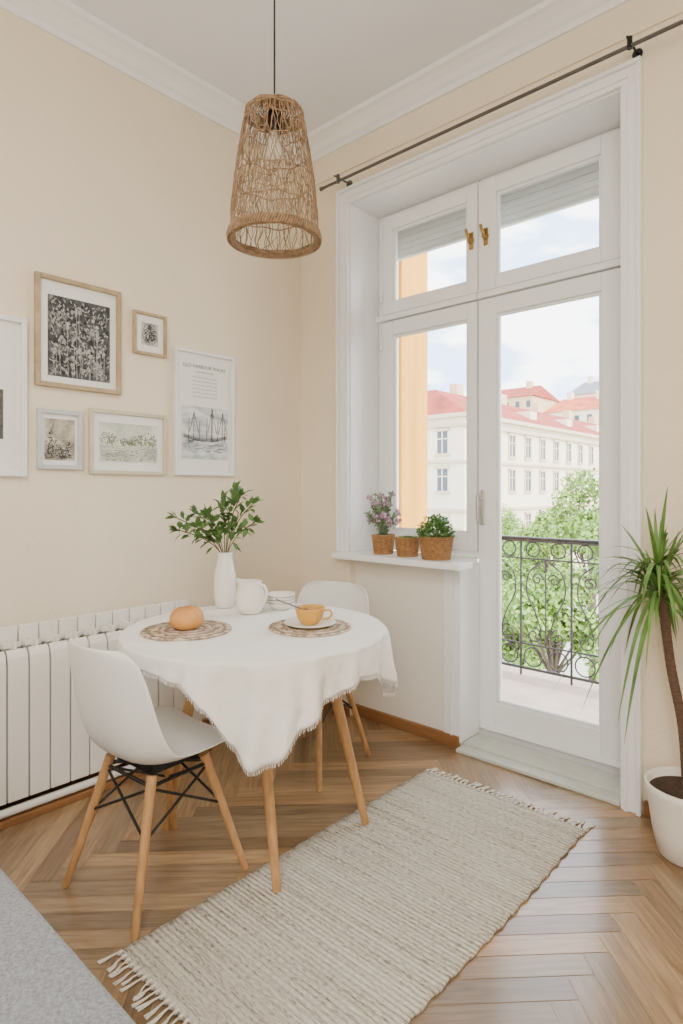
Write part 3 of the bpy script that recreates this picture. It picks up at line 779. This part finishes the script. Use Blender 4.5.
# ------------------------------------------------------------------ balcony
boxes('balcony_floor',[(-.2,3.4,.46,1.6,-.17,-.02),(OX0+.7,1.86,.345,.45,-.05,.0)],M['tile'],None,.004)
rl_=empty('balcony_railing',(0,1.46,0))
bars=[((-.1,0,.93),(3.3,0,.93),.014,.014),((-.1,0,.03),(3.3,0,.03),.010,.010),((-.1,0,.80),(3.3,0,.80),.006,.006),((-.1,0,.20),(3.3,0,.20),.006,.006)]
x=.0; cu_=[]
def spiral(cx,cz,r,a0,turns,sg,n=22):
    out=[]
    for i in range(n+1):
        s=i/n; a=a0+sg*turns*2*pi*s; q=r*(1-.78*s); out.append((cx+q*math.cos(a),0,cz+q*math.sin(a)))
    return out
PW=.36
while x<3.3:
    bars.append(((x,0,-.02),(x,0,.95),.008,.008))
    c=x+PW/2
    bars.append(((c,0,.20),(c,0,.80),.005,.005))
    for s_ in (-1,1):
        cu_.append(cat([(c+s_*.03,0,.78),(c+s_*.12,0,.70),(c+s_*.135,0,.56),(c+s_*.07,0,.42),(c+s_*.03,0,.30)],6))
        cu_.append(spiral(c+s_*.085,.27,.058,pi/2,1.4,s_))
        cu_.append(spiral(c+s_*.06,.66,.045,0 if s_<0 else pi,1.3,-s_))
        cu_.append([(c+s_*.09+.05*math.cos(t*pi/10),0,.865+.05*math.sin(t*pi/10)) for t in range(21)])
        cu_.append([(c+s_*.09+.065*math.cos(t*pi/10),0,.115+.065*math.sin(t*pi/10)) for t in range(21)])
    x+=PW
tubes('bars',bars,M['iron'],rl_,10)
curves('scrollwork',cu_,.0055,M['iron'],rl_,2)
boxes('handrail',[(-.1,3.3,-.025,.025,.94,.952)],M['iron'],rl_,.004)
boxes('balcony_side_pier',[(.05,.42,.46,.74,-.02,3.3)],M['orange'])
boxes('exterior_cladding',[(-.8,OX0,.451,.46,-9,3.6),(OX1,5,.451,.46,-9,3.6),(OX0,OX1,.451,.46,OZ+.05,3.6)],M['ext'])

# ------------------------------------------------------------------ city outside
boxes('street',[(-160,120,2.5,240,-9.2,-9)],M['street'])
cb=empty('apartment_building')
X0=-29; Y0=50; Y1=150; EZ=8.9
boxes('block',[(X0-16,X0,Y0,Y1,-9,EZ)],M['facade'],cb)
boxes('cornice',[(X0-16.2,X0+.6,Y0-.6,Y1,EZ-.4,EZ),(X0-16,X0+.3,Y0-.3,Y1,EZ-1.3,EZ-1.0),(X0-16,X0+.25,Y0-.25,Y1,4.0,4.25),(X0-16,X0+.25,Y0-.25,Y1,-.9,-.6)],M['trimc'],cb)
bm=bmesh.new()
v=[bm.verts.new(p) for p in [(X0+.6,Y0-.6,EZ),(X0+.6,Y1,EZ),(X0-16.6,Y1,EZ),(X0-16.6,Y0-.6,EZ),(X0-6,Y0+4,EZ+3.4),(X0-6,Y1,EZ+3.4),(X0-11,Y1,EZ+3.4),(X0-11,Y0+4,EZ+3.4)]]
for f in [(0,1,5,4),(1,2,6,5),(2,3,7,6),(3,0,4,7),(4,5,6,7),(3,2,1,0)]: bm.faces.new([v[i] for i in f])
fin('hip_roof',bm,M['roof'],cb)
wl=[];sl=[];y=Y0+2.2
rows=(6.1,2.3,-2.6,-6.2)
while y<Y1-2:
    for zc_ in rows:
        wl.append((X0-.1,X0+.03,y-.6,y+.6,zc_-1.1,zc_+1.1))
        sl+= [(X0,X0+.22,y-.85,y+.85,zc_-1.4,zc_-1.15),(X0,X0+.22,y-.85,y+.85,zc_+1.15,zc_+1.4),(X0,X0+.12,y-.82,y-.6,zc_-1.1,zc_+1.1),(X0,X0+.12,y+.6,y+.82,zc_-1.1,zc_+1.1)]
    y+=3.9
x=X0-2.5
while x>X0-15:
    for zc_ in rows:
        wl.append((x-.6,x+.6,Y0-.03,Y0+.1,zc_-1.1,zc_+1.1))
        sl+=[(x-.85,x+.85,Y0-.2,Y0,zc_-1.4,zc_-1.15),(x-.85,x+.85,Y0-.2,Y0,zc_+1.15,zc_+1.4)]
    x-=3.6
boxes('windows',wl,M['cwin'],cb); boxes('window_surrounds',sl,M['trimc'],cb)
wb=[]
for b in wl:
    if b[1]-b[0]<.5:
        ym=(b[2]+b[3])/2; wb+=[(X0,X0+.08,ym-.06,ym+.06,b[4],b[5]),(X0,X0+.08,b[2],b[3],b[4]+1.4,b[4]+1.5)]
    else:
        xm=(b[0]+b[1])/2; wb+=[(xm-.06,xm+.06,Y0-.08,Y0,b[4],b[5]),(b[0],b[1],Y0-.08,Y0,b[4]+1.4,b[4]+1.5)]
boxes('window_bars',wb,M['facade'],cb)
dm=[];ch=[]
for y in range(int(Y0)+7,int(Y1),11):
    dm.append((X0-4.5,X0-1.2,y-.9,y+.9,EZ,EZ+1.9)); ch.append((X0-8,X0-7,y+3,y+4.5,EZ+2,EZ+5))
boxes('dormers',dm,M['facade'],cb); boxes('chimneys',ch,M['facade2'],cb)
def house(name,x0,x1,y0,y1,z,rh,rm,fm):
    e=empty(name,(0,0,0))
    boxes('block',[(x0,x1,y0,y1,-9,z)],fm,e)
    bm=bmesh.new(); ym=(y0+y1)/2
    v=[bm.verts.new(p) for p in [(x0-.5,y0-.5,z),(x1+.5,y0-.5,z),(x1+.5,y1+.5,z),(x0-.5,y1+.5,z),(x0+1.5,ym,z+rh),(x1-1.5,ym,z+rh)]]
    for f in [(0,1,5,4),(1,2,5),(2,3,4,5),(3,0,4),(3,2,1,0)]: bm.faces.new([v[i] for i in f])
    fin('pitched_roof',bm,rm,e)
    w_=[];k=x0+1.8
    while k<x1-1:
        zz=z-2.2
        while zz>z-9: w_.append((k-.6,k+.6,y0-.05,y0+.1,zz-.9,zz+.9)); zz-=3.4
        k+=3.2
    boxes('windows',w_,M['cwin'],e)
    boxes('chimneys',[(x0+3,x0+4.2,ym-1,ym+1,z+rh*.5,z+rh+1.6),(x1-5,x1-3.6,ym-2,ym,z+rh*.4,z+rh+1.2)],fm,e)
house('townhouse',-78,-62,118,134,16.5,4.5,M['roof'],M['facade'])
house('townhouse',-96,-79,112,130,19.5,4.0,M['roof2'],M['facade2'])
house('townhouse',-66,-50,152,167,21.5,4.2,M['roof2'],M['facade'])
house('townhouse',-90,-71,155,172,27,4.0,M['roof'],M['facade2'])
house('townhouse',-68,-54,172,187,28.5,4.5,M['roofg'],M['facade'])
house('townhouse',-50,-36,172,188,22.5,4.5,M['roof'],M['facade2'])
house('townhouse',-120,-100,140,158,26,4.5,M['roof'],M['facade'])

def tree(x,y,top,r,n=6000,ls=.2):
    e=empty('street_tree',(x,y,-9)); top=top+9
    bm=bmesh.new(); addtube(bm,(0,0,0),(0,0,top*.7),.22,.10,10)
    blobs=[]
    for k in range(15):
        v=rv(); c=Vector((v.x*r*.8,v.y*r*.8,top-r*1.05+v.z*r*.95)); q=r*random.uniform(.22,.42)
        if c.z+q>top: c.z=top-q
        if c.z-q<.6: c.z=q+.6
        blobs.append((c,q)); addtube(bm,(0,0,top*.45),tuple(c),.07,.02,6)
    fin('trunk',bm,M['bark'],e,True)
    bm=bmesh.new()
    for k in range(n):
        c,q=random.choice(blobs); v=rv().normalized()*q*random.uniform(.55,1.15)
        leaf(bm,c+v,rv(),v,ls*random.uniform(.7,1.3),ls*.7,0,shape=(.4,1,0))
    fin('canopy',bm,M['leafT'],e)
for a in [(-7.6,25.6,2.7,2.2),(-11.2,29.6,.2,1.9),(-6.6,19.0,-1.3,1.8),(-4.6,21.4,.6,1.9),(-9.8,23.0,-3.0,1.9),(-14.8,33,-1.2,2.2),(-13.5,25,-4.4,2.0),(-5.6,14.0,-4.6,1.7),(-20.5,44,.0,2.8),(-26,45,-1.8,3.0),(-2.6,15.0,-2.8,1.8)]:
    tree(*a)

# ------------------------------------------------------------------ world & lights
w=bpy.data.worlds.new('sky'); S.world=w; w.use_nodes=True; nt=w.node_tree; N=nt.nodes; L=nt.links
bg=N['Background']; tc=N.new('ShaderNodeTexCoord'); mp=N.new('ShaderNodeMapping'); mp.inputs['Scale'].default_value=(1,1,2.6)
L.new(tc.outputs['Generated'],mp.inputs[0])
nz=N.new('ShaderNodeTexNoise'); nz.inputs['Scale'].default_value=6.5; nz.inputs['Detail'].default_value=8; L.new(mp.outputs[0],nz.inputs['Vector'])
rp=N.new('ShaderNodeValToRGB'); e=rp.color_ramp.elements; e[0].position=.42; e[0].color=(.44,.60,.86,1); e[1].position=.53; e[1].color=(1,1,1,1)
L.new(nz.outputs['Fac'],rp.inputs[0]); L.new(rp.outputs[0],bg.inputs[0]); bg.inputs[1].default_value=8.0
def light(name,kind,loc,rot,energy,col=(1,1,1),size=None,ang=None):
    l=bpy.data.lights.new(name,kind); l.energy=energy; l.color=col
    if size: l.shape='RECTANGLE'; l.size,l.size_y=size
    if ang is not None: l.angle=ang
    o=bpy.data.objects.new(name,l); o.location=loc; o.rotation_euler=rot; COL.objects.link(o); return o
sd=Vector((.80,.10,.62)).normalized()
so_=light('sun','SUN',(10,5,12),(0,0,0),8,(1,.94,.84),ang=.02)
so_.rotation_euler=sd.to_track_quat('Z','Y').to_euler()
light('ceiling_fill_light','AREA',(2.6,-3.2,3.2),(0,0,0),70,(1,.98,.95),size=(1.4,1.2))  # added fill behind the camera to brighten the interior, no fixture modelled
l=light('rear_fill_light','AREA',(3.6,-4.0,2.0),(0,0,0),80,(1,.98,.95),size=(1.4,1.6))  # second added soft fill, unseen at the back of the room
l.rotation_euler=(Vector((3.6,-4.0,2.0))-Vector((.8,-1,1.7))).to_track_quat('Z','Y').to_euler()

# ------------------------------------------------------------------ camera
c=bpy.data.cameras.new('camera'); c.sensor_fit='VERTICAL'; c.sensor_height=36; c.lens=612/1024*36; c.shift_y=-22/1024; c.clip_start=.02; c.clip_end=600
co=bpy.data.objects.new('camera',c); co.location=(2.70,-2.59,1.28); co.rotation_euler=(pi/2,0,math.radians(42.4)); COL.objects.link(co)
S.camera=co
